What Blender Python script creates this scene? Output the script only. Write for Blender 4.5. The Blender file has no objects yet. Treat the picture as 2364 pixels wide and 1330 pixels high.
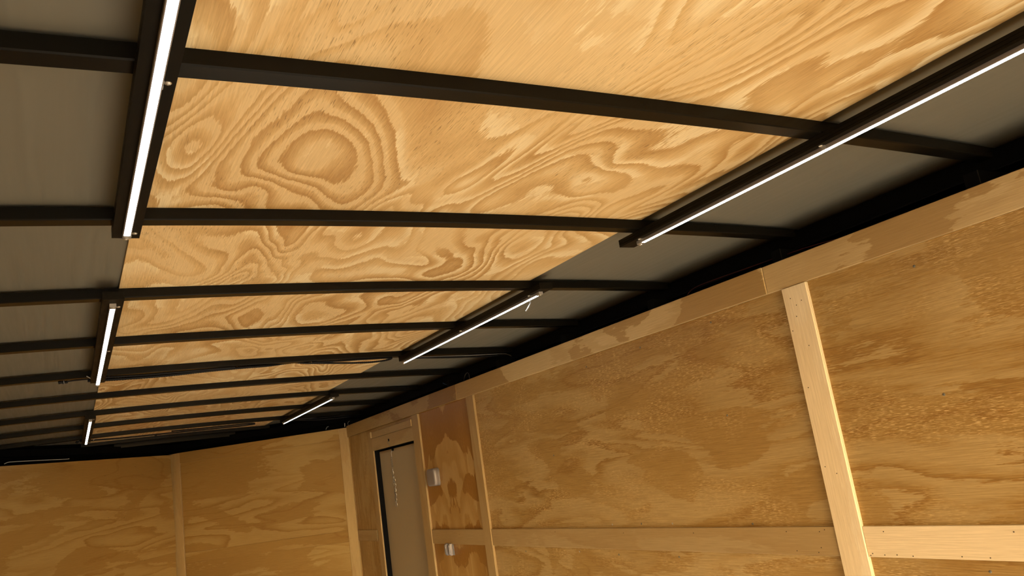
import bpy, bmesh, math, random
from mathutils import Vector, Matrix
random.seed(7)
S = bpy.context.scene
COL = S.collection

# ------------------------------------------------------------------ camera
FX = 1860.0663
cam_d = bpy.data.cameras.new('camera'); cam_d.sensor_width = 36.0
cam_d.lens = FX / 2364 * 36.0; cam_d.clip_start = 0.02
cam = bpy.data.objects.new('camera', cam_d); COL.objects.link(cam)
CR = Vector((0.8731463899881533, -0.46594720412409724, -0.14320818628693183))
CU = Vector((0.021396211311288715, -0.25686834993901064, 0.9662095284880668))
CF = Vector((0.48698827890635965, 0.846706474386813, 0.2143141676121175))
m = Matrix((CR, CU, -CF)).transposed().to_4x4()
m.translation = Vector((-0.7359482744746466, 0, 1.5)); cam.matrix_world = m
S.camera = cam

# ------------------------------------------------------------------ light
S.view_settings.view_transform = 'Standard'; S.view_settings.look = 'None'
S.view_settings.gamma = 1.0; S.view_settings.use_curve_mapping = False
S.view_settings.exposure = 1.77
W = bpy.data.worlds.new('sky'); S.world = W; W.use_nodes = True
wn = W.node_tree.nodes; wl = W.node_tree.links
sky = wn.new('ShaderNodeTexSky'); sky.sky_type = 'NISHITA'; sky.sun_disc = False
sky.sun_elevation = math.radians(16); sky.sun_rotation = math.radians(188)
sky.air_density = 1.0; sky.dust_density = 2.0
wl.new(sky.outputs[0], wn['Background'].inputs[0]); wn['Background'].inputs[1].default_value = 0.28
sun_d = bpy.data.lights.new('sun', 'SUN'); sun_d.energy = 8.0; sun_d.angle = math.radians(0.6)
sun_d.color = (1.0, 0.98, 0.94)
sun = bpy.data.objects.new('sun', sun_d); COL.objects.link(sun)
sdir = Vector((0.14, 1.0, -0.29)).normalized()
sun.rotation_euler = sdir.to_track_quat('-Z', 'Y').to_euler(); sun.location = (0, -6, 5)
LED_STRENGTH = 5.0

# ------------------------------------------------------------------ dimensions (metres)
HC, KA = 2.0908, 0.0172               # crown height of the arched roof, its curvature
def zc(x): return HC - KA * x * x
JH, JW = 0.0247, 0.0372               # joist depth and width
Y1, DY = 0.9998, 0.6072               # first joist in view, spacing
HW = 0.61                             # half width of the plywood strip
XP = 1.089                            # face of the wall plywood
XB = 1.078                            # face of battens and header boards
XO = 1.24                             # steel outer wall
YR = -2.60                            # rear opening
YC = 5.88                             # where the nose starts
YA = 7.0                              # nose apex of the plywood liner
def yv(x): return 7.16 - 1.26 / 1.24 * abs(x)     # outer V of the nose

# ------------------------------------------------------------------ materials
def ramp(n, stops, interp='LINEAR'):
    r = n.new('ShaderNodeValToRGB'); e = r.color_ramp.elements; r.color_ramp.interpolation = interp
    while len(e) < len(stops): e.new(0.5)
    for el, (p, c) in zip(e, stops):
        el.position = p; el.color = (*c, 1) if len(c) == 3 else c
    return r
class NT:
    def __init__(s, name):
        s.m = bpy.data.materials.new(name); s.m.use_nodes = True
        s.n = s.m.node_tree.nodes; s.l = s.m.node_tree.links
        s.b = s.n['Principled BSDF']
    def new(s, t, **k):
        x = s.n.new(t)
        for a, v in k.items(): setattr(x, a, v)
        return x
    def link(s, a, b): s.l.new(a, b)
    def math(s, op, a, b=None, c=None):
        x = s.new('ShaderNodeMath', operation=op)
        for i, v in enumerate((a, b, c)):
            if v is None: continue
            if isinstance(v, (int, float)): x.inputs[i].default_value = v
            else: s.link(v, x.inputs[i])
        return x.outputs[0]
    def map(s, vec, scale, loc=(0, 0, 0)):
        x = s.new('ShaderNodeMapping'); s.link(vec, x.inputs[0])
        x.inputs['Scale'].default_value = scale; x.inputs['Location'].default_value = loc
        return x.outputs[0]
    def noise(s, vec, scale=1.0, detail=2.0, rough=0.5, dist=0.0):
        x = s.new('ShaderNodeTexNoise'); s.link(vec, x.inputs['Vector'])
        x.inputs['Scale'].default_value = scale; x.inputs['Detail'].default_value = detail
        x.inputs['Roughness'].default_value = rough; x.inputs['Distortion'].default_value = dist
        return x.outputs['Fac']
    def mr(s, v, a, b, c, d, smooth=False):
        x = s.new('ShaderNodeMapRange'); s.link(v, x.inputs[0])
        for i, k in enumerate((a, b, c, d)): x.inputs[i + 1].default_value = k
        if smooth: x.interpolation_type = 'SMOOTHSTEP'
        return x.outputs[0]
    def mix(s, f, a, b, mode='MIX'):
        x = s.new('ShaderNodeMix', data_type='RGBA', blend_type=mode)
        for i, v in ((0, f), (6, a), (7, b)):
            if isinstance(v, (int, float)): x.inputs[i].default_value = v
            elif isinstance(v, tuple): x.inputs[i].default_value = (*v, 1)
            else: s.link(v, x.inputs[i])
        return x.outputs[2]

def plain(name, col, rough=0.5, metal=0.0, spec=0.5, coat=0.0, noise=0.0, nscale=(30, 30, 30)):
    t = NT(name); t.b.inputs['Roughness'].default_value = rough; t.b.inputs['Metallic'].default_value = metal
    t.b.inputs['Specular IOR Level'].default_value = spec; t.b.inputs['Coat Weight'].default_value = coat
    if noise:
        tc = t.new('ShaderNodeTexCoord'); v = t.noise(t.map(tc.outputs['Object'], nscale), 1, 4, .6)
        lo = tuple(c * (1 - noise) for c in col); hi = tuple(min(1, c * (1 + noise)) for c in col)
        r = ramp(t.n, [(.3, lo), (.7, hi)]); t.link(v, r.inputs[0]); t.link(r.outputs[0], t.b.inputs['Base Color'])
        rr = t.mr(v, .3, .7, rough * .85, min(1, rough * 1.2)); t.link(rr, t.b.inputs['Roughness'])
    else: t.b.inputs['Base Color'].default_value = (*col, 1)
    return t.m

def plywood(name, light, mid, dark, fx=1.5, fy=4.0, K=9.0, band=1.0, patch=0.0, fleck=0.0, dash=0.0,
            rough=.45, bump=.15, knots=True, wide=0, mirror=False, streak=.14, det=1.6, jitter=.34, fth=.60):
    """Rotary-cut pine face: grain runs along object X, face normal is object Z."""
    t = NT(name); tc = t.new('ShaderNodeTexCoord'); oi = t.new('ShaderNodeObjectInfo')
    sc = t.new('ShaderNodeVectorMath', operation='SCALE'); sc.inputs[0].default_value = (37, 53, 0)
    t.link(oi.outputs['Random'], sc.inputs['Scale'])
    flat = t.map(tc.outputs['Object'], (1, 1, 0))
    ad = t.new('ShaderNodeVectorMath', operation='ADD'); t.link(flat, ad.inputs[0]); t.link(sc.outputs[0], ad.inputs[1])
    P = ad.outputs[0]
    if mirror:   # book-matched veneer: the figure mirrors about the sheet's middle line
        s3 = t.new('ShaderNodeSeparateXYZ'); t.link(tc.outputs['Object'], s3.inputs[0])
        c3 = t.new('ShaderNodeCombineXYZ'); t.link(t.math('ADD', s3.outputs[0], mirror), c3.inputs[0])
        t.link(t.math('ABSOLUTE', s3.outputs[1]), c3.inputs[1]); P = c3.outputs[0]
    base = t.noise(t.map(P, (fx, fy, 1)), 1, det, .45, .55)
    jit = t.noise(t.map(P, (22, 260, 1)), 1, 2, .6)
    wob = t.noise(t.map(P, (5, 16, 1)), 1, 2, .5)
    c = t.math('MULTIPLY_ADD', base, K, t.math('MULTIPLY_ADD', jit, jitter, t.math('MULTIPLY', wob, .55)))
    fr = t.math('FRACT', c)
    amp = t.mr(t.noise(t.map(P, (1.1, 2.4, 1), (9, 4, 0)), 1, 2, .5), .34, .57, .38, 1.0)
    bandv = ramp(t.n, [(0.0, (.0,) * 3), (.22, (.15,) * 3), (.48, (.62,) * 3), (.88, (1,) * 3), (.965, (.8,) * 3), (1.0, (.0,) * 3)] if wide else [(0.0, (.0,) * 3), (.40, (.12,) * 3), (.70, (.5,) * 3), (.90, (1,) * 3), (.96, (.75,) * 3), (1.0, (.0,) * 3)])
    t.link(fr, bandv.inputs[0])
    bv = t.math('MULTIPLY', bandv.outputs[0], amp)
    bv = t.math('MULTIPLY', bv, band)
    if patch:   # broad jagged patches where the knife left or entered a growth ring
        pj = t.noise(t.map(P, (16, 70, 1)), 1, 3, .65)
        pn = t.math('MULTIPLY_ADD', pj, .15, t.noise(t.map(P, (fx * 1.6, fy * .8, 1), (3, 7, 0)), 1, 1.5, .5, .7))
        pv = t.mr(pn, .575, .59, 0, patch)
        bv = t.math('MAXIMUM', bv, pv)
    cr = ramp(t.n, [(0, light), (.5, mid), (1, dark)]); t.link(bv, cr.inputs[0])
    fine = t.noise(t.map(P, (9, 330, 1)), 1, 3, .65)
    col = t.mix(1.0, cr.outputs[0], t.mix(t.mr(fine, .3, .7, 0, 1), (1 - streak, 1 - streak * 1.15, 1 - streak * 1.45), (1 + streak * .5, 1 + streak * .57, 1 + streak * .7)), 'MULTIPLY')
    big = t.noise(t.map(P, (.8, 1.8, 1), (2, 5, 0)), 1, 2, .5)
    col = t.mix(1.0, col, t.mix(t.mr(big, .3, .7, 0, 1), (.90, .87, .83), (1.05, 1.05, 1.05)), 'MULTIPLY')
    fl = t.noise(t.map(P, (46, 760, 1) if fleck > .5 else (34, 520, 1)), 1, 1.5, .5)
    if dash:    # short dark torn-grain dashes, mostly in the late wood
        reg = t.mr(t.noise(t.map(P, (2.2, 5, 1), (6, 1, 0)), 1, 2, .5), .45, .62, .15, 1)
        f = t.math('MULTIPLY', t.mr(fl, .60, .68, 0, dash), t.math('MULTIPLY', reg, t.mr(bv, .1, .6, .25, 1)))
        col = t.mix(f, col, tuple(c * .55 for c in dark))
    if fleck:   # pale raised fibres, their specular glints painted in as lighter colour
        reg = t.mr(t.noise(t.map(P, (2.6, 7, 1), (8, 3, 0)), 1, 3, .6), .44, .60, 0, 1)
        f = t.math('MULTIPLY', t.mr(fl, fth, fth + .05, 0, fleck), t.math('MULTIPLY', reg, t.mr(bv, 0, .5, .45, 1)))
        col = t.mix(f, col, tuple(min(1, c * 1.45 + .03) for c in light))
    if knots:
        vo = t.new('ShaderNodeTexVoronoi'); vo.feature = 'F1'; vo.inputs['Scale'].default_value = 1.0
        t.link(t.map(P, (2.1, 4.6, 1)), vo.inputs['Vector'])
        sel = t.new('ShaderNodeSeparateColor'); t.link(vo.outputs['Color'], sel.inputs[0])
        kf = t.math('MULTIPLY', t.mr(vo.outputs['Distance'], .018, .034, 1, 0), t.mr(sel.outputs[0], .80, .82, 0, .8))
        col = t.mix(kf, col, tuple(c * .45 for c in dark))
    # plies on the edges
    sx = t.new('ShaderNodeSeparateXYZ'); t.link(tc.outputs['Normal'], sx.inputs[0])
    edge = t.math('LESS_THAN', t.math('ABSOLUTE', sx.outputs[2]), .6)
    sz = t.new('ShaderNodeSeparateXYZ'); t.link(tc.outputs['Object'], sz.inputs[0])
    st = t.math('GREATER_THAN', t.math('FRACT', t.math('MULTIPLY', sz.outputs[2], 270)), .52)
    ec = t.mix(st, tuple(c * .88 for c in light), tuple(c * .55 for c in mid))
    col = t.mix(edge, col, ec)
    t.link(col, t.b.inputs['Base Color'])
    t.b.inputs['Roughness'].default_value = rough; t.b.inputs['Specular IOR Level'].default_value = .35
    bp = t.new('ShaderNodeBump'); bp.inputs['Strength'].default_value = bump; bp.inputs['Distance'].default_value = .002
    t.link(t.math('MULTIPLY_ADD', fl, .6, fine), bp.inputs['Height']); t.link(bp.outputs[0], t.b.inputs['Normal'])
    return t.m

M = {}
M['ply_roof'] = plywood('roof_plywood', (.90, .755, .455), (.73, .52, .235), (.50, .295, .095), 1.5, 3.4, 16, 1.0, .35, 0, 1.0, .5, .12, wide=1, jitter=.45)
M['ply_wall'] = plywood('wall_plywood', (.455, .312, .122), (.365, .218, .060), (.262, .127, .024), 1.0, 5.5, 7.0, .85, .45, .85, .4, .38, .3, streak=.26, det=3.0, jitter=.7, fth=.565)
M['ply_book'] = plywood('book_matched_plywood', (.47, .300, .105), (.39, .215, .055), (.29, .135, .024), 2.6, 5.5, 4.0, .9, 1.0, .3, .2, .4, .2, wide=1, mirror=3.3)
M['ply_front'] = plywood('nose_plywood', (.385, .255, .088), (.325, .198, .056), (.25, .13, .029), .8, 5.5, 7.0, .9, .6, 0, .1, .45, .12)
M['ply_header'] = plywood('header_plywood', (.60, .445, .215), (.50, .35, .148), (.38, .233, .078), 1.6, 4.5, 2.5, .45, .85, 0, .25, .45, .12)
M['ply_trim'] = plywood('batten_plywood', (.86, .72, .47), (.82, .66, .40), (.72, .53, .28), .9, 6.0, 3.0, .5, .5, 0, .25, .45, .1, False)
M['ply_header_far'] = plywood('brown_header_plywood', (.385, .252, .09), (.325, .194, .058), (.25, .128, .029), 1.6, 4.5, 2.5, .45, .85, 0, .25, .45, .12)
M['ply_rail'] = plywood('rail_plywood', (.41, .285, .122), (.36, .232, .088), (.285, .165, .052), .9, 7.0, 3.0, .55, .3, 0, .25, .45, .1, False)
M['ply_floor'] = plywood('floor_plywood', (.60, .55, .46), (.53, .475, .39), (.44, .385, .30), 1.0, 4.0, 6.0, .9, .5, .2, .2, .6, .2)
M['steel_black'] = plain('black_steel_paint', (.0058, .0050, .0032), .24, 0, .10, .0)
M['steel_dark'] = plain('black_cavity_steel', (.0012, .0012, .0014), .6, 0, .08)
M['roof_grey'] = plain('grey_roof_liner', (.150, .143, .108), .55, 0, .4, 0, .05, (2, 60, 2))
M['board_black'] = plain('black_painted_board', (.0078, .0066, .0043), .45, 0, .05, 0, .35, (90, 14, 90))
M['alu'] = plain('aluminium_channel', (.32, .30, .29), .42, .5)
M['cap'] = plain('grey_end_cap', (.26, .25, .23), .4)
M['zinc'] = plain('zinc_metal', (.60, .57, .50), .32, .85)
M['screw_dark'] = plain('grey_green_screw', (.20, .19, .15), .4, .6)
M['nail'] = plain('nail_hole', (.05, .030, .012), .7)
M['rubber'] = plain('black_cable_jacket', (.004, .004, .0044), .45, 0, .12)
M['white_cable'] = plain('white_cable_jacket', (.55, .54, .52), .4)
M['red_cable'] = plain('red_wire_jacket', (.05, .004, .004), .4)
M['grey_cable'] = plain('grey_wire_jacket', (.10, .098, .092), .4)
M['blue_cable'] = plain('blue_wire_jacket', (.03, .09, .22), .4)
M['white_plastic'] = plain('white_plastic', (.21, .185, .170), .30)
M['door_skin'] = plain('tan_door_skin', (.37, .285, .155), .5, 0, .4, 0, .06, (70, 70, 70))
M['seal'] = plain('black_door_seal', (.0025, .0025, .0026), .7, 0, .06)
M['concrete'] = plain('pale_concrete', (.42, .40, .37), .85, 0, .3, 0, .15, (2, 2, 2))
def clear(name, col, alpha_like=.55):
    t = NT(name); t.b.inputs['Base Color'].default_value = (*col, 1); t.b.inputs['Roughness'].default_value = .12
    t.b.inputs['Transmission Weight'].default_value = alpha_like; t.b.inputs['IOR'].default_value = 1.45
    return t.m
M['chain'] = plain('dull_chain_metal', (.30, .275, .22), .35, .8)
M['clear'] = clear('clear_plastic', (.45, .44, .42))
t = NT('led_diffuser'); t.b.inputs['Base Color'].default_value = (.8, .8, .8, 1)
t.b.inputs['Emission Color'].default_value = (.88, .96, 1.0, 1); t.b.inputs['Emission Strength'].default_value = LED_STRENGTH
M['led'] = t.m

# ------------------------------------------------------------------ helpers
def link(name, me, mat, parent=None, mw=None, smooth=False):
    o = bpy.data.objects.new(name, me); COL.objects.link(o)
    if mat: me.materials.append(M[mat])
    if smooth:
        for p in me.polygons: p.use_smooth = True
    if mw is not None: o.matrix_world = mw
    if parent:
        o.parent = parent; o.matrix_parent_inverse = parent_inv(parent)
    return o
def parent_inv(p):
    w = Matrix.Identity(4); q = p
    chain = []
    while q: chain.append(q); q = q.parent
    w = Matrix.Identity(4)
    for q in reversed(chain): w = w @ q.matrix_parent_inverse @ q.matrix_basis
    return w.inverted()
def tomesh(bm, name):
    me = bpy.data.meshes.new(name); bmesh.ops.recalc_face_normals(bm, faces=bm.faces); bm.to_mesh(me); bm.free(); return me
def box_bm(bm, lo, hi):
    v = [bm.verts.new((x, y, z)) for x in (lo[0], hi[0]) for y in (lo[1], hi[1]) for z in (lo[2], hi[2])]
    for f in ((0, 1, 3, 2), (4, 6, 7, 5), (0, 4, 5, 1), (2, 3, 7, 6), (0, 2, 6, 4), (1, 5, 7, 3)): bm.faces.new([v[i] for i in f])
    return v
def bevel(bm, w, seg=1):
    bmesh.ops.recalc_face_normals(bm, faces=bm.faces)
    bmesh.ops.bevel(bm, geom=bm.edges[:], offset=w, segments=seg, affect='EDGES', profile=.5, clamp_overlap=True)
def wbox(name, lo, hi, mat, parent=None, bev=0.0, seg=1):
    """box given by world corners; origin at its centre"""
    c = Vector([(a + b) / 2 for a, b in zip(lo, hi)]); h = [abs(b - a) / 2 for a, b in zip(lo, hi)]
    bm = bmesh.new(); box_bm(bm, [-x for x in h], h)
    if bev: bevel(bm, bev, seg)
    return link(name, tomesh(bm, name), mat, parent, Matrix.Translation(c))
def board(name, centre, grain, normal, L, Wd, T, mat, parent, bev=.0012, shear=0.0):
    """flat board: long axis GRAIN, face looks along NORMAL; centre is the middle of its front face"""
    g = Vector(grain).normalized(); n = Vector(normal).normalized(); w = n.cross(g)
    bm = bmesh.new(); vs = box_bm(bm, (-L / 2, -Wd / 2, -T), (L / 2, Wd / 2, 0))
    if bev: bevel(bm, bev)
    mw = Matrix((g, w, n)).transposed().to_4x4(); mw.translation = Vector(centre)
    return link(name, tomesh(bm, name), mat, parent, mw)
def tube(name, pts, r, mat, parent=None, seg=8, ridged=False, cyclic=False, res=6):
    """round cable along points (Catmull-Rom smoothed)"""
    P = [Vector(p) for p in pts]; n = len(P); path = []
    rng = n if cyclic else n - 1
    for i in range(rng):
        if cyclic: a, b, c, d = P[(i - 1) % n], P[i], P[(i + 1) % n], P[(i + 2) % n]
        else: a, b, c, d = P[max(i - 1, 0)], P[i], P[i + 1], P[min(i + 2, n - 1)]
        k = max(2, int((c - b).length / .0045)) if ridged else res
        for s in range(k):
            u = s / k
            path.append(.5 * ((2 * b) + (c - a) * u + (2 * a - 5 * b + 4 * c - d) * u * u + (3 * b - a - 3 * c + d) * u ** 3))
    if not cyclic: path.append(P[-1])
    o0 = path[0].copy(); bm = bmesh.new(); rings = []; N = len(path)
    up = Vector((0, 0, 1)) if abs((path[1] - path[0]).normalized().z) < .9 else Vector((1, 0, 0))
    for i, p in enumerate(path):
        tg = (path[(i + 1) % N] - path[i - 1]) if cyclic else (path[min(i + 1, N - 1)] - path[max(i - 1, 0)])
        tg.normalize(); s = tg.cross(up).normalized(); u2 = s.cross(tg)
        rr = r * (1.0 if (not ridged or i % 2) else .80)
        rings.append([bm.verts.new(p - o0 + rr * (math.cos(a) * s + math.sin(a) * u2)) for a in [2 * math.pi * j / seg for j in range(seg)]])
    for i in range(N if cyclic else N - 1):
        A, B = rings[i], rings[(i + 1) % N]
        for j in range(seg): bm.faces.new((A[j], A[(j + 1) % seg], B[(j + 1) % seg], B[j]))
    if not cyclic: bm.faces.new(rings[0]); bm.faces.new(rings[-1][::-1])
    return link(name, tomesh(bm, name), mat, parent, Matrix.Translation(o0), True)
def disc(name, c, n, r, h, mat, parent, seg=12, dome=True):
    """screw head: low dome on axis n"""
    n = Vector(n).normalized(); mw = n.to_track_quat('Z', 'Y').to_matrix().to_4x4(); mw.translation = Vector(c)
    bm = bmesh.new(); rings = []
    for rr, z in ((r, -h * .5), (r, h * .35), (r * .75, h * .8), (r * .3, h)) if dome else ((r, -h), (r, h * .9), (r * .55, h), (r * .45, h * .3)):
        rings.append([bm.verts.new((rr * math.cos(2 * math.pi * j / seg), rr * math.sin(2 * math.pi * j / seg), z)) for j in range(seg)])
    for A, B in zip(rings, rings[1:]):
        for j in range(seg): bm.faces.new((A[j], A[(j + 1) % seg], B[(j + 1) % seg], B[j]))
    bm.faces.new(rings[-1]); bm.faces.new(rings[0][::-1])
    return link(name, tomesh(bm, name), mat, parent, mw, False)
def empty(name, loc):
    o = bpy.data.objects.new(name, None); o.empty_display_size = .05; COL.objects.link(o); o.location = loc; return o
def tag(o, label, cat=None, group=None, kind=None):
    o['label'] = label
    if cat: o['category'] = cat
    if group: o['group'] = group
    if kind: o['kind'] = kind
    return o

# ------------------------------------------------------------------ roof
def arched(name, x0, x1, y0, y1f, zoff, th, mat, parent, nx=14, local=True):
    """arched sheet between x0..x1; local X runs along the trailer"""
    cx, cy = (x0 + x1) / 2, (y0 + y1f((x0 + x1) / 2)) / 2; cz = zc(cx) + zoff
    bm = bmesh.new(); rows = []
    xs = [x0 + (x1 - x0) * i / nx for i in range(nx + 1)]
    if x0 < 0 < x1 and min(abs(q) for q in xs) > 1e-6: xs = sorted(xs + [0.0])
    for x in xs:
        r = []
        for y in (y0, y1f(x)):
            z = zc(x) + zoff
            for zz in (z, z + th): r.append(bm.verts.new((y - cy, -(x - cx), zz - cz)))
        rows.append(r)
    for A, B in zip(rows, rows[1:]):
        bm.faces.new((A[0], A[2], B[2], B[0])); bm.faces.new((A[1], B[1], B[3], A[3]))
        bm.faces.new((A[0], B[0], B[1], A[1])); bm.faces.new((A[2], A[3], B[3], B[2]))
    for r in (rows[0], rows[-1]): bm.faces.new((r[0], r[1], r[3], r[2]))
    mw = Matrix(((0, -1, 0, cx), (1, 0, 0, cy), (0, 0, 1, cz), (0, 0, 0, 1)))
    return link(name, tomesh(bm, name), mat, parent, mw)
ceiling = arched('ceiling', -XO, XO, YR, lambda x: yv(x) + .02, .0125, .02, 'steel_dark', None)
tag(ceiling, 'low arched trailer roof, grey side panels beside a centre strip of bright pine plywood under black joists', 'ceiling', kind='structure')
YB = 6.72
for x0, x1 in ((-XO, -HW + .02), (HW - .02, XO)):
    o = arched('ceiling_panel', x0, x1, YR, lambda x: min(yv(x), YB), .006, .006, 'roof_grey', ceiling, 8)
    o['label'] = 'matt grey roof panel beside the plywood strip'
for y0, y1 in ((YR, 1.622), (1.624, 4.05), (4.052, YB + .02)):
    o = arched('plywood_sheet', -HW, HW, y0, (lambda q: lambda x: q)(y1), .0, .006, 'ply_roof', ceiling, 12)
    o['label'] = 'bright swirly pine plywood sheet above the joists'
def joist(Y, xw, name='joist', zdrop=0.0, w=JW, h=JH):
    bm = bmesh.new(); n = 24; prof = []
    b = .0022
    pts = [(0, 0), (0, -h + b), (b, -h), (w - b, -h), (w, -h + b), (w, 0)]
    rows = []
    for i in range(n + 1):
        x = -xw + 2 * xw * i / n
        rows.append([bm.verts.new((x, p[0] - w / 2, zc(x) - zc(0) + p[1])) for p in pts])
    k = len(pts)
    for A, B in zip(rows, rows[1:]):
        for j in range(k): bm.faces.new((A[j], A[(j + 1) % k], B[(j + 1) % k], B[j]))
    bm.faces.new(rows[0]); bm.faces.new(rows[-1][::-1])
    return link(name, tomesh(bm, name), 'steel_black', ceiling, Matrix.Translation((0, Y + w / 2, HC - zdrop)))
for j in range(-2, 10):
    Y = Y1 + j * DY
    joist(Y, min(XO - .01, (7.16 - Y - JW) * 1.24 / 1.26))
joist(6.70, .43, 'cross_tube', .006, .05, .036)

# ------------------------------------------------------------------ steel shell, posts and top rails
def shell(name, lo, hi, label, mat='steel_dark'):
    o = wbox(name, lo, hi, mat); tag(o, label, 'wall', kind='structure'); return o
wall_r = shell('wall_right', (XO, YR, -.02), (XO + .02, 5.9, 2.09), 'plywood-lined side wall with the tan door, proud header boards, battens and a rail')
wall_l = shell('wall_left', (-XO - .02, YR, -.02), (-XO, 5.9, 2.09), 'plywood-lined side wall without a door')
def nose_frame(side):
    """front-half V wall: returns origin, along, normal of its liner plane"""
    a = Vector((side * XP, YC + .0, 0)); b = Vector((0, YA, 0)); al = (b - a).normalized()
    n = Vector((-side * abs(al.y), -abs(al.x), 0)); return a, b, al, n
wall_f = empty('wall_front', (0, YA, 0)); tag(wall_f, 'V-shaped front wall lined with warm brown plywood in two halves', 'wall', kind='structure')
for side in (-1, 1):
    bm = bmesh.new()
    pts = [(side * XO, 5.9), (0, 7.16), (0, 7.19), (side * (XO + .02), 5.92)]
    lo = [bm.verts.new((x, y - YA, -.02)) for x, y in pts]; hi = [bm.verts.new((x, y - YA, 2.1)) for x, y in pts]
    bm.faces.new(lo); bm.faces.new(hi[::-1])
    for i in range(4): bm.faces.new((lo[i], lo[(i + 1) % 4], hi[(i + 1) % 4], hi[i]))
    link('steel_skin', tomesh(bm, 'steel_skin'), 'steel_dark', wall_f, Matrix.Translation((0, YA, 0)))
for side, wl_ in ((1, wall_r), (-1, wall_l)):
    a, b = sorted((side * 1.185, side * 1.238))
    t_ = wbox('top_rail', (a, YR, 2.008), (b, 5.90, 2.0625), 'steel_dark', wl_, .004, 2)
    t_['label'] = 'black steel top rail in the dark gap above the plywood'
    for j in range(-2, 9):
        y = Y1 + j * DY
        if side == 1 and 4.55 < y < 5.4: continue
        a, b = sorted((side * 1.105, side * 1.238))
        wbox('wall_post', (a, y, 0.0), (b, y + JW, 2.008), 'steel_dark', wl_, .002)
    b2, e2 = Vector((side * 1.21, 5.93, 2.035)), Vector((0, 7.10, 2.035))
    al = (e2 - b2).normalized(); nn = Vector((-side * abs(al.y), -abs(al.x), 0))
    o = board('top_rail', (b2 + e2) / 2 + nn * .02, al, nn, (e2 - b2).length, .05, .045, 'steel_dark', wall_f, .003)

# floor and ground
floor = wbox('floor', (-XO, YR, -.02), (XO, 7.2, 0), 'ply_floor'); tag(floor, 'plywood trailer floor out of view below', 'floor', kind='structure')
ground = wbox('ground', (-14, -26, -.55), (14, YR - .02, -.45), 'concrete'); tag(ground, 'pale concrete yard outside the open rear', 'ground', kind='structure')

# ------------------------------------------------------------------ right wall liner
RN, GY, GZ = (-1, 0, 0), (0, 1, 0), (0, 0, 1)
def rw(name, y0, y1, z0, z1, face, T, mat, grain='y', parent=wall_r, bev=.0012):
    c = (face, (y0 + y1) / 2, (z0 + z1) / 2)
    if grain == 'y': return board(name, c, GY, RN, y1 - y0, z1 - z0, T, mat, parent, bev)
    return board(name, c, GZ, RN, z1 - z0, y1 - y0, T, mat, parent, bev)
ZT, ZH, ZR1, ZR0 = 1.966, 1.884, 1.2172, 1.140
# big sheets (upper to rail centre, lower below), one per bay
for y0, y1 in ((YR, -.86), (-.855, 1.565), (1.568, 3.755)):
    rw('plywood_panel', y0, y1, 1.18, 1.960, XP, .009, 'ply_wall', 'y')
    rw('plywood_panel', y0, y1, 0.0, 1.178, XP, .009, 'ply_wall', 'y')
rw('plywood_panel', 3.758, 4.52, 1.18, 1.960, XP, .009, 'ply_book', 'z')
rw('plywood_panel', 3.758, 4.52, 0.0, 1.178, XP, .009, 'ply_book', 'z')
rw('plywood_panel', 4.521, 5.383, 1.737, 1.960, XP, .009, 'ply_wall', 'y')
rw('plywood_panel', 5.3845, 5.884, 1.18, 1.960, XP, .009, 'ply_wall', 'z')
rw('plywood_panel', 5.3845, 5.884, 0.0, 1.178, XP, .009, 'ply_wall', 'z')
# header boards
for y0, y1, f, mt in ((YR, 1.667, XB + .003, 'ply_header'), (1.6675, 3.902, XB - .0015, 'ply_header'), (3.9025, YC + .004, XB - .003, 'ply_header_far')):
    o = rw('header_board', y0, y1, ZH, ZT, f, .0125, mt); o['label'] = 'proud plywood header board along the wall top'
# battens (vertical)
def batten(y0, y1, z0, z1, mt='ply_trim'):
    o = rw('batten', y0, y1, z0, z1, XB - .0005, .0118, mt, 'z')
    o['label'] = 'pale vertical plywood batten'
    return o
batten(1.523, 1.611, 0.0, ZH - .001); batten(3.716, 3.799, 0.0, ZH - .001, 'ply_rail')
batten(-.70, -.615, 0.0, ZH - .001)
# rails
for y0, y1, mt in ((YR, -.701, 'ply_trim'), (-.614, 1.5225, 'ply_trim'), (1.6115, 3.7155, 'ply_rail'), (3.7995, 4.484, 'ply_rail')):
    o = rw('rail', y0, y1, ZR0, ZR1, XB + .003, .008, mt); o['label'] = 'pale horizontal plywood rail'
o = rw('rail', 5.455, 5.884, ZR0 + .004, ZR1, XB + .003, .008, 'ply_rail')

# ------------------------------------------------------------------ door
door = wbox('door_1', (1.124, 4.55, 0.03), (1.16, 5.362, 1.727), 'door_skin', None, .003)
tag(door, 'narrow tan side door in a pale plywood casing', 'door', kind='structure')
for nm, lo, hi in (('door_seal', (1.09, 5.352, 0), (1.19, 5.384, 1.752)), ('door_seal', (1.09, 4.53, 1.737), (1.19, 5.384, 1.752)),
                   ('door_seal', (1.09, 4.53, 0), (1.19, 4.548, 1.752))):
    wbox(nm, lo, hi, 'seal', door)['label'] = 'black door seal'
c1 = rw('casing', 4.484, 4.590, 0.0, ZH - .001, XB - .0005, .012, 'ply_rail', 'z', door)
c2 = rw('casing', 5.352, 5.432, 0.0, 1.860, XB + .002, .010, 'ply_rail', 'z', door)
rw('head_casing', 4.5905, 5.3515, 1.738, 1.820, XB + .002, .010, 'ply_rail', 'y', door)
rw('head_strip', 4.5905, 5.326, 1.8205, 1.862, XB - .006, .017, 'ply_rail', 'y', door)
rw('trim_block', 5.3265, 5.352, 1.8215, 1.8635, XB - .016, .027, 'ply_rail', 'z', door)
for o in (c1, c2): o['label'] = 'pale vertical door casing'

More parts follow.
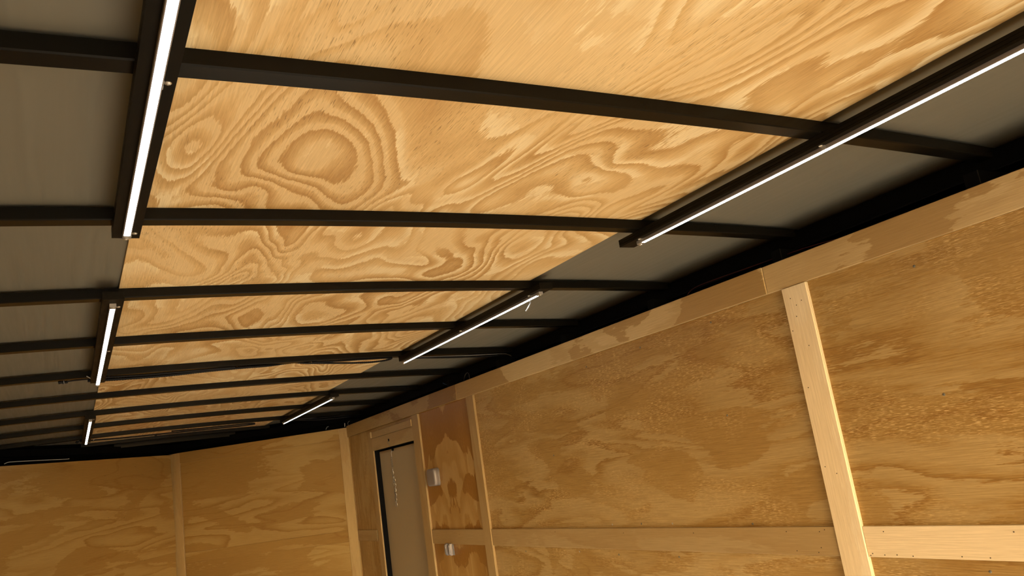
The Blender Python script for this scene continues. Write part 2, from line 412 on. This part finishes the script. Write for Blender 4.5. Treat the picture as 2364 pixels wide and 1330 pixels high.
# ------------------------------------------------------------------ front V liner
def nose(side):
    a = Vector((side * XP if side > 0 else -1.112, YC + .003 if side > 0 else 5.853, 0)); b = Vector((0, YA, 0)); al = (b - a).normalized()
    n = Vector((-side * abs(al.y), -abs(al.x), 0)); L = (b - a).length
    def put(name, s0, s1, z0, z1, proud, T, mat, grain='h', lab=None, slope=0.0):
        c = a + al * ((s0 + s1) / 2) + n * proud; c.z = (z0 + z1) / 2
        if grain == 'h':
            g = (al + Vector((0, 0, slope))).normalized()
            o = board(name, c, g, n, s1 - s0, z1 - z0, T, mat, wall_f)
        else: o = board(name, c, (0, 0, 1), n, z1 - z0, s1 - s0, T, mat, wall_f)
        if lab: o['label'] = lab
        return o
    return a, al, n, L, put
sl = .028 / 1.556                      # the liner top rises a little towards the apex
aR, alR, nR, LR, put = nose(1)
put('plywood_panel', 0, LR, 1.19, 1.957, 0, .009, 'ply_front', 'h', None, sl * .6)
put('plywood_panel', 0, LR, 0.0, 1.188, 0, .009, 'ply_front')
put('header_board', .078, LR - .066, 1.888, 1.969, .008, .008, 'ply_front', 'h', 'plywood header board on the front wall', sl)
put('corner_post', .004, .078, 0.0, 1.9555, .009, .009, 'ply_rail', 'v', 'pale corner post')
put('rail', .078, LR - .066, 1.142, 1.2205, .005, .005, 'ply_front', 'h', 'horizontal plywood rail', -.004)
put('batten', LR - .066, LR + .034, 0.0, 1.981, .012, .012, 'ply_rail', 'v', 'pale batten over the point of the front wall')
aL, alL, nL, LL, put = nose(-1)
put('plywood_panel', 0, LL - .03, 1.219, 1.961, .004, .009, 'ply_front', 'h', None, sl)
put('plywood_panel', 0, LL - .03, 0.0, 1.240, .0015, .006, 'ply_front')

# left wall liner (behind the camera's left shoulder)
for y0, y1 in ((YR, 1.2), (1.203, 3.6), (3.603, 5.855)):
    c = (-1.112, (y0 + y1) / 2, 1.57); board('plywood_panel', c, GY, (1, 0, 0), y1 - y0, .78, .009, 'ply_wall', wall_l)
    c = (-1.112, (y0 + y1) / 2, .589); board('plywood_panel', c, GY, (1, 0, 0), y1 - y0, 1.178, .009, 'ply_wall', wall_l)
for y in (1.2, 3.6): board('batten', (-1.101, y, .942), GZ, (1, 0, 0), 1.884, .088, .011, 'ply_trim', wall_l)
board('header_board', (-1.101, (YR + 5.84) / 2, 1.925), GY, (1, 0, 0), 5.84 - YR, .082, .011, 'ply_header', wall_l)

# ------------------------------------------------------------------ screws and nails in the walls
for y, z in ((1.2, 1.834), (1.209, 1.519), (1.208, 1.114), (1.932, 1.858), (2.314, 1.851), (2.675, 1.844), (1.942, 1.559),
             (2.675, 1.23), (2.489, 1.231), (2.311, 1.23), (1.926, 1.226), (3.029, 1.521), (3.4, 1.117), (2.941, 1.125), (2.664, 1.119), (2.307, 1.119)):
    disc('screw', (XP, y, z), RN, .0036, .0016, 'screw_dark' if y < 2 or random.random() < .5 else 'zinc', wall_r)
def nails(name, pts, n, mat, parent):
    """small countersunk nail heads, each ~2 mm: joined"""
    n = Vector(n).normalized(); q = n.to_track_quat('Z', 'Y').to_matrix(); bm = bmesh.new()
    c0 = Vector(pts[0])
    for p in pts:
        vs = []
        for z in (-.001, .0006):
            vs.append([bm.verts.new(Vector(p) - c0 + q @ Vector((.0015 * math.cos(a), .0015 * math.sin(a), z))) for a in [math.pi / 4 * k for k in range(8)]])
        bm.faces.new(vs[1])
        for j in range(8): bm.faces.new((vs[0][j], vs[0][(j + 1) % 8], vs[1][(j + 1) % 8], vs[1][j]))
    o = link(name, tomesh(bm, name), mat, parent, Matrix.Translation(c0)); o['kind'] = 'stuff'; return o
nails('nail_heads', [(XB - .0005, y, z) for y, z in ((1.585, 1.85), (1.548, 1.836), (1.569, 1.827), (1.577, 1.796), (1.602, 1.759), (1.557, 1.708), (1.592, 1.595), (1.595, 1.377), (1.561, 1.357))]
      + [(XB + .003, y, z) for y, z in ((1.789, 1.204), (1.667, 1.204), (1.648, 1.209), (1.46, 1.204), (1.125, 1.203), (1.763, 1.151), (1.673, 1.161), (1.685, 1.148),
         (1.508, 1.149), (1.515, 1.144), (1.472, 1.146), (1.436, 1.147), (1.391, 1.145), (1.262, 1.147), (1.194, 1.146), (2.2, 1.2), (2.6, 1.2), (3.1, 1.204), (4.1, 1.19))], RN, 'nail', wall_r)
nails('nail_heads', [Vector(p) + nL * .004 for p in ((-0.506, 6.476, 1.848), (-0.25, 6.741, 1.838), (-0.84, 6.13, 1.835), (-0.494, 6.488, 1.56), (-0.389, 6.597, 1.545), (-0.252, 6.739, 1.552),
      (-0.844, 6.125, 1.582), (-0.259, 6.732, 1.225), (-0.399, 6.587, 1.348), (-0.298, 6.691, 1.9))], nL, 'nail', wall_f)

# ------------------------------------------------------------------ LED light bars
BW, BT, BL = .0490, .0200, 1.31
ZBB = 2.0395                          # underside of the boards
def prism(name, prof, y0, y1, mat, parent, base, smooth=False):
    """profile in (x, z), extruded along y, in coordinates relative to BASE"""
    bm = bmesh.new(); A = [bm.verts.new((x, y0, z)) for x, z in prof]; B = [bm.verts.new((x, y1, z)) for x, z in prof]
    k = len(prof); bm.faces.new(A); bm.faces.new(B[::-1])
    for i in range(k): bm.faces.new((A[i], A[(i + 1) % k], B[(i + 1) % k], B[i]))
    return link(name, tomesh(bm, name), mat, parent, Matrix.Translation(base), smooth)
def light_bar(xc, y0, y1, l0, l1, clips, label, tilt=0.0):
    """board y0..y1, lamp l0..l1 (world Y)"""
    root = empty('light_bar', (xc, (y0 + y1) / 2, ZBB + BT)); base = Vector((xc, 0, ZBB))
    tag(root, label, 'light', 'LED light bars screwed under the joists')
    h = BW / 2; g = .0011; pr = []                      # grooved plies along the board's sides
    zs = [0, .0055, .0065, .0125, .0135, BT]
    right = [(h, 0), (h, .0055), (h - g, .006), (h, .0065), (h, .0125), (h - g, .013), (h, .0135), (h, BT)]
    prof = right + [(-x, z) for x, z in reversed(right)]
    prism('mounting_board', prof, y0, y1, 'board_black', root, base)['label'] = 'black painted plywood mounting strip'
    # ply grooves on the end that shows
    hsg = prism('led_channel', [(-.0074, 0), (-.0074, -.0078), (-.0062, -.0083), (.0062, -.0083), (.0074, -.0078), (.0074, 0)], l0, l1, 'alu', root, base)
    hsg['label'] = 'slim grey aluminium channel'
    dif = prism('diffuser', [(.0058, -.0078), (.0056, -.0086), (.0040, -.0093), (0, -.0096), (-.0040, -.0093), (-.0056, -.0086), (-.0058, -.0078)], l0 + .004, l1 - .004, 'led', hsg, base, False)
    dif['label'] = 'glowing white diffuser'
    for ye, s in ((l0, -1), (l1, 1)):
        a, b = sorted((ye - s * .003, ye + s * .017))
        c = prism('end_cap', [(-.0076, 0), (-.0076, -.0075), (-.006, -.0098), (.006, -.0098), (.0076, -.0075), (.0076, 0)], a, b, 'cap', hsg, base)
        disc('boss', (xc, ye + s * .0105, ZBB - .0100), (0, 0, -1), .0050, .0022, 'zinc', c if False else root, 12, False)
    for yk in clips:
        q = -1 if xc > 0 else 1                         # clips are screwed on the side towards the middle
        prism('clip', [(q * a, b) for a, b in ((.0074, 0), (.0074, -.0080), (.0083, -.0080), (.0083, -.0011), (.0098, -.0011), (.0098, 0))], yk - .005, yk + .005, 'cap', root, base)
        disc('screw', (xc + q * .0142, yk, ZBB - .0003), (0, 0, -1), .0048, .0022, 'zinc', root)
    return root
XL, XRb = -.6265, .6275
light_bar(XL, .35, 1.660, .375, 1.620, (1.014, 1.628), 'nearest lit LED bar over the left grey panels, crossing the first two joists')
light_bar(XRb, .38, 1.708, .405, 1.637, (1.018, 1.631), 'nearest lit LED bar on the door side, end past the second joist')
light_bar(XL, 2.149, 3.462, 2.208, 3.455, (2.226, 2.822), 'middle lit LED bar away from the door wall, black cable connector beside its far end')
light_bar(XRb, 2.150, 3.455, 2.205, 3.448, (2.243, 2.793), 'middle lit LED bar on the door side with a clear zip tie dangling')
light_bar(XL, 4.614, 5.935, 4.660, 5.918, (4.66, 5.88), 'farthest small LED bar away from the door wall, above the plywood front wall')
light_bar(XRb, 4.590, 5.905, 4.640, 5.892, (4.65, 5.87), 'farthest lit LED bar on the door side, near the door corner')
z = tube('zip_tie', [(.6405, 2.292, 2.036), (.646, 2.293, 2.030), (.640, 2.294, 2.018), (.627, 2.296, 2.002), (.625, 2.296, 1.999)], .0022, 'clear', None, 6)
tag(z, 'clear plastic zip tie tail hanging from the middle light bar', 'zip tie')

# ------------------------------------------------------------------ cables
def cable(name, pts, r, mat, label, cat='cable', group=None, ridged=False, seg=8):
    o = tube(name, pts, r, mat, None, seg, ridged); tag(o, label, cat, group); return o
cable('corrugated_conduit', [(-.66, 3.449, 2.0485), (-.60, 3.449, 2.0475), (-.468, 3.449, 2.0475), (-.357, 3.449, 2.0495), (-.225, 3.449, 2.056), (-.088, 3.450, 2.060), (.02, 3.460, 2.063), (.09, 3.4725, 2.070), (.16, 3.474, 2.074)],
      .0062, 'rubber', 'black ribbed conduit sagging from the fifth joist across the plywood strip', 'conduit', None, True, 10)
cable('corrugated_conduit', [(-.64, 3.436, 2.0558), (-.48, 3.436, 2.0545), (-.33, 3.436, 2.0565), (-.22, 3.4345, 2.0592), (-.12, 3.4335, 2.0607)],
      .0050, 'rubber', 'thinner black ribbed conduit tight against the fifth joist', 'conduit', None, True, 8)
cable('conduit_loop', [(.13, 3.472, 2.071), (.18, 3.462, 2.0625), (.25, 3.452, 2.056), (.318, 3.452, 2.0515), (.40, 3.452, 2.047), (.471, 3.452, 2.0455), (.53, 3.452, 2.0485), (.561, 3.452, 2.0535), (.568, 3.450, 2.0575),
      (.550, 3.446, 2.0590), (.48, 3.444, 2.0595), (.40, 3.442, 2.0595), (.30, 3.440, 2.0595), (.20, 3.440, 2.0605)], .0046, 'rubber', 'black conduit loop doubled back under the fifth joist beside the light bar', 'conduit', None, True, 8)
con = empty('cable_connector', (-.741, 3.440, 2.0485)); tag(con, 'black plug connector on a short cable end under the grey panels', 'connector')
for x0, x1, r in ((-.758, -.746, .0060), (-.745, -.735, .0068), (-.734, -.727, .0056)):
    tube('plug_body' if r > .0061 else 'collar', [(x0, 3.440, 2.047), (x1, 3.440, 2.0492)], r, 'rubber', con, 8)
tube('band', [(-.7405, 3.440, 2.0481), (-.7385, 3.440, 2.0484)], .0072, 'cap', con, 8)['label'] = 'grey band'
tube('lead', [(-.730, 3.440, 2.0497), (-.70, 3.440, 2.0520), (-.66, 3.440, 2.0535), (-.62, 3.440, 2.0530)], .0028, 'rubber', con, 6)
tag(tube('zip_tie', [(-.650, 3.425, 2.052), (-.657, 3.424, 2.058), (-.664, 3.424, 2.0625)], .0016, 'white_cable', None, 5), 'tiny white zip tie end beside the connector lead', 'zip tie')
cable('cable', [(.66, 3.450, 2.0515), (.71, 3.449, 2.0505), (.823, 3.449, 2.0435), (.981, 3.449, 2.037), (1.10, 3.449, 2.0345), (1.166, 3.449, 2.033), (1.195, 3.449, 2.022), (1.222, 3.455, 2.00)], .0045, 'rubber',
      'black cable along the fifth joist running into the wall cavity', 'cable')
cable('cable', [(.66, 3.438, 2.0535), (.80, 3.437, 2.0485), (.95, 3.436, 2.044), (1.09, 3.435, 2.0405), (1.15, 3.435, 2.038), (1.18, 3.435, 2.024)], .0018, 'grey_cable',
      'thin grey wire beside the black cable on the fifth joist', 'wire')
# far joist wiring
cable('cable', [(-.66, 5.878, 2.0492), (-.581, 5.878, 2.0490), (-.421, 5.878, 2.0440), (-.219, 5.878, 2.0450), (.038, 5.878, 2.0445), (.20, 5.878, 2.0445), (.333, 5.878, 2.0450), (.405, 5.878, 2.0475), (.424, 5.878, 2.0515),
      (.384, 5.878, 2.0560), (.216, 5.878, 2.0555), (-.003, 5.878, 2.0552), (-.12, 5.878, 2.0565)], .0048, 'rubber', 'black cable loop under the ninth joist near the front wall', 'cable')
con = empty('cable_connector', (-.665, 5.87, 2.050)); tag(con, 'small dark connector hanging beside the farthest light bar', 'connector')
tube('plug_body', [(-.683, 5.868, 2.041), (-.672, 5.868, 2.050)], .0075, 'rubber', con, 8)
tube('lead', [(-.673, 5.869, 2.049), (-.655, 5.870, 2.055), (-.640, 5.872, 2.0545)], .003, 'rubber', con, 6)
tag(tube('zip_tie', [(-.586, 5.866, 2.0475), (-.578, 5.864, 2.0525), (-.568, 5.864, 2.055)], .0018, 'white_cable', None, 5), 'white zip tie end at the farthest light bar', 'zip tie')
tag(tube('cable_knot', [(-.226, 5.876, 2.043), (-.218, 5.876, 2.0390), (-.211, 5.876, 2.042), (-.214, 5.876, 2.047)], .004, 'rubber', None, 6), 'little knot in the black cable under the ninth joist', 'knot')
cable('cable', [(.665, 5.88, 2.050), (.707, 5.878, 2.048), (.859, 5.878, 2.034), (.96, 5.878, 2.031), (1.046, 5.878, 2.031), (1.14, 5.878, 2.033), (1.20, 5.878, 2.030)], .0055, 'rubber',
      'black cable running from the far light bar to the door corner', 'cable')
cable('cable', [(.67, 5.866, 2.0535), (.80, 5.865, 2.046), (.95, 5.864, 2.0435), (1.10, 5.864, 2.043), (1.19, 5.864, 2.040)], .0035, 'rubber',
      'thinner black cable above it at the door corner', 'cable')
cable('cable', [(1.121, 5.885, 1.998), (1.108, 5.885, 2.000), (1.095, 5.885, 1.995), (1.089, 5.886, 1.982), (1.095, 5.887, 1.970), (1.104, 5.888, 1.965), (1.114, 5.888, 1.971)], .0020, 'cap', 'grey wire hook curling out of the gap above the corner', 'wire')
cable('cable', [(1.071, 5.900, 1.990), (1.070, 5.900, 1.980), (1.069, 5.900, 1.964)], .0022, 'white_cable', 'short white wire stub at the corner above the post', 'wire')
cable('cable', [(.978, 6.003, 1.986), (.968, 6.008, 1.984), (.962, 6.012, 1.975), (.958, 6.015, 1.966)], .0018, 'cap', 'short curved grey wire over the front wall top', 'wire')
cable('cable', [Vector(p) - nL * .02 for p in ((-1.057, 5.905, 1.963), (-1.038, 5.925, 1.972), (-1.012, 5.952, 1.974), (-.936, 6.03, 1.975), (-.83, 6.14, 1.976), (-.721, 6.253, 1.977), (-.709, 6.266, 1.980))], .0020, 'white_cable', 'white wire lying along the top of the front wall', 'wire')
cable('cable', [(1.13, 1.38, 1.966), (1.13, 1.434, 1.978), (1.13, 1.526, 1.986), (1.13, 1.608, 1.989), (1.13, 1.80, 1.994), (1.13, 2.018, 1.996), (1.13, 2.075, 1.966)], .0016, 'red_cable', 'thin dark red wire in the gap above the header board', 'wire')
cable('cable', [(1.13, 4.176, 2.013), (1.129, 4.14, 1.999), (1.13, 4.097, 1.985), (1.13, 4.07, 1.968)], .0024, 'blue_cable', 'short blue wire end in the gap above the wall', 'wire')
cable('cable', [(1.13, 3.90, 1.985), (1.128, 3.875, 2.006), (1.13, 3.85, 2.016), (1.132, 3.835, 2.005), (1.13, 3.83, 1.970)], .0018, 'grey_cable', 'grey wire curl in the gap above the header joint', 'wire')
# thin blue-black cable on the near part of the top rail
cable('cable', [(1.178, -.4, 2.013), (1.178, .5, 2.0125), (1.178, 1.0, 2.0105), (1.178, 1.62, 2.006), (1.178, 2.3, 2.004), (1.178, 3.0, 2.005)], .0028, 'rubber', 'long black cable along the top rail above the big panels', 'cable')

# ------------------------------------------------------------------ things on the wall
def rounded_box(name, c, size, r, seg, mat, parent):
    bm = bmesh.new(); h = [s / 2 for s in size]; box_bm(bm, [-x for x in h], h); bevel(bm, r, seg)
    return link(name, tomesh(bm, name), mat, parent, Matrix.Translation(c), True)
sen = empty('wall_sensor', (XP, 4.345, 1.506)); tag(sen, 'white rounded plastic box on the plywood beside the door casing', 'sensor')
def pillow(name, c, wy, hz, tx, r, rb, mat, parent):
    """flat housing with rounded corners (radius r) and a soft front edge (rb); front looks towards -X"""
    bm = bmesh.new(); rings = []
    for k in range(6):
        a = math.pi / 2 * k / 5 if k else 0; ins = rb * (1 - math.cos(a)) if k else 0; x = tx / 2 - (tx - rb) - rb * math.sin(a)
        if k == 0: rings.append((0, tx / 2))
        rings.append((ins, x))
    vs = []
    for ins, x in rings:
        ring = []
        for qy, qz, a0 in ((1, 1, 0), (-1, 1, 90), (-1, -1, 180), (1, -1, 270)):
            for j in range(6):
                a = math.radians(a0 + 90 * j / 5); rr = max(r - ins, .001)
                ring.append(bm.verts.new((x, qy * (wy / 2 - r) + rr * math.cos(a), qz * (hz / 2 - r) + rr * math.sin(a))))
        vs.append(ring)
    n = len(vs[0])
    for A, B in zip(vs, vs[1:]):
        for j in range(n): bm.faces.new((A[j], A[(j + 1) % n], B[(j + 1) % n], B[j]))
    bm.faces.new(vs[-1]); bm.faces.new(vs[0][::-1])
    return link(name, tomesh(bm, name), mat, parent, Matrix.Translation(c), True)
pillow('back_plate', (1.0855, 4.345, 1.506), .120, .098, .007, .018, .002, 'white_plastic', sen)
pillow('cover', (1.0685, 4.345, 1.506), .118, .096, .027, .020, .010, 'white_plastic', sen)
disc('indicator', (1.0566, 4.374, 1.543), RN, .003, .001, 'cap', sen, 8)
sw = empty('wall_clip', (XP, 4.25, 1.1125)); tag(sw, 'small clear plastic double clip on the plywood below the rail', 'clip')
rounded_box('back_plate', (1.0872, 4.25, 1.1125), (.0036, .078, .064), .0015, 2, 'clear', sw)
for y in (4.226, 4.274):
    rounded_box('bar', (1.076, y, 1.1125), (.020, .022, .064), .006, 3, 'white_plastic', sw)
    rounded_box('lens', (1.0655, y + .002, 1.1125), (.006, .016, .052), .0028, 3, 'clear', sw)
# door chain with its spring
ch = empty('door_chain', (1.09, 5.02, 1.777)); tag(ch, 'thin chain with a coil spring hanging from a hook over the tan door', 'chain')
rounded_box('hook_plate', (1.0785, 5.022, 1.780), (.006, .014, .016), .002, 2, 'seal', ch)
tube('hook', [(1.076, 5.022, 1.778), (1.070, 5.02, 1.768), (1.074, 5.016, 1.756), (1.080, 5.014, 1.748), (1.078, 5.016, 1.742)], .002, 'screw_dark', ch, 6)
rounded_box('hook_plate', (1.118, 5.075, 1.718), (.012, .016, .014), .003, 2, 'seal', ch)
tube('hook', [(1.114, 5.076, 1.716), (1.108, 5.074, 1.706), (1.107, 5.080, 1.697), (1.108, 5.080, 1.686), (1.108, 5.082, 1.676)], .0018, 'zinc', ch, 6)
sp = []
for k in range(12 * 9 + 1):
    u = k / (12 * 9); a = 2 * math.pi * 9 * u
    sp.append((1.108 + .0055 * math.cos(a), 5.084 + .0062 * math.sin(a) + .004 * u, 1.676 - .078 * u))
tube('spring', sp, .0014, 'chain', ch, 5, res=1)['label'] = 'steel coil spring'
tube('hook', [(1.108, 5.088, 1.598), (1.108, 5.091, 1.588), (1.108, 5.090, 1.578)], .0016, 'zinc', ch, 6)
bm = bmesh.new()
def link_ring(p, d, turn):
    """one oval chain link centred at p, long axis d"""
    d = Vector(d).normalized(); s = d.cross(Vector((1, 0, 0))).normalized() if turn else d.cross(Vector((0, 1, .2))).normalized()
    nrm = d.cross(s); N = 10; rings = []
    for i in range(N):
        a = 2 * math.pi * i / N; q = Vector(p) + d * (.0105 * math.cos(a)) + s * (.0052 * math.sin(a))
        out = (d * math.cos(a) + s * math.sin(a)).normalized()
        rings.append([bm.verts.new(q + .0014 * (math.cos(b) * out + math.sin(b) * nrm)) for b in [2 * math.pi * j / 5 for j in range(5)]])
    for i in range(N):
        for j in range(5): bm.faces.new((rings[i][j], rings[i][(j + 1) % 5], rings[(i + 1) % N][(j + 1) % 5], rings[(i + 1) % N][j]))
N = 14
for k in range(N):                       # two strands, down and back up
    u = k / (N - 1)
    link_ring((1.108 - .001 * math.sin(7 * u), 5.090 + .006 * u + .003 * math.sin(9 * u), 1.572 - .205 * u), (0, .08 * math.cos(9 * u), -1), k % 2)
    if k > 1: link_ring((1.112, 5.083 + .010 * u - .004 * math.sin(6 * u), 1.570 - .200 * u), (0, -.1 * math.cos(6 * u), -1), (k + 1) % 2)
o = link('chain_links', tomesh(bm, 'chain_links'), 'chain', ch, Matrix.Identity(4)); o['kind'] = 'stuff'
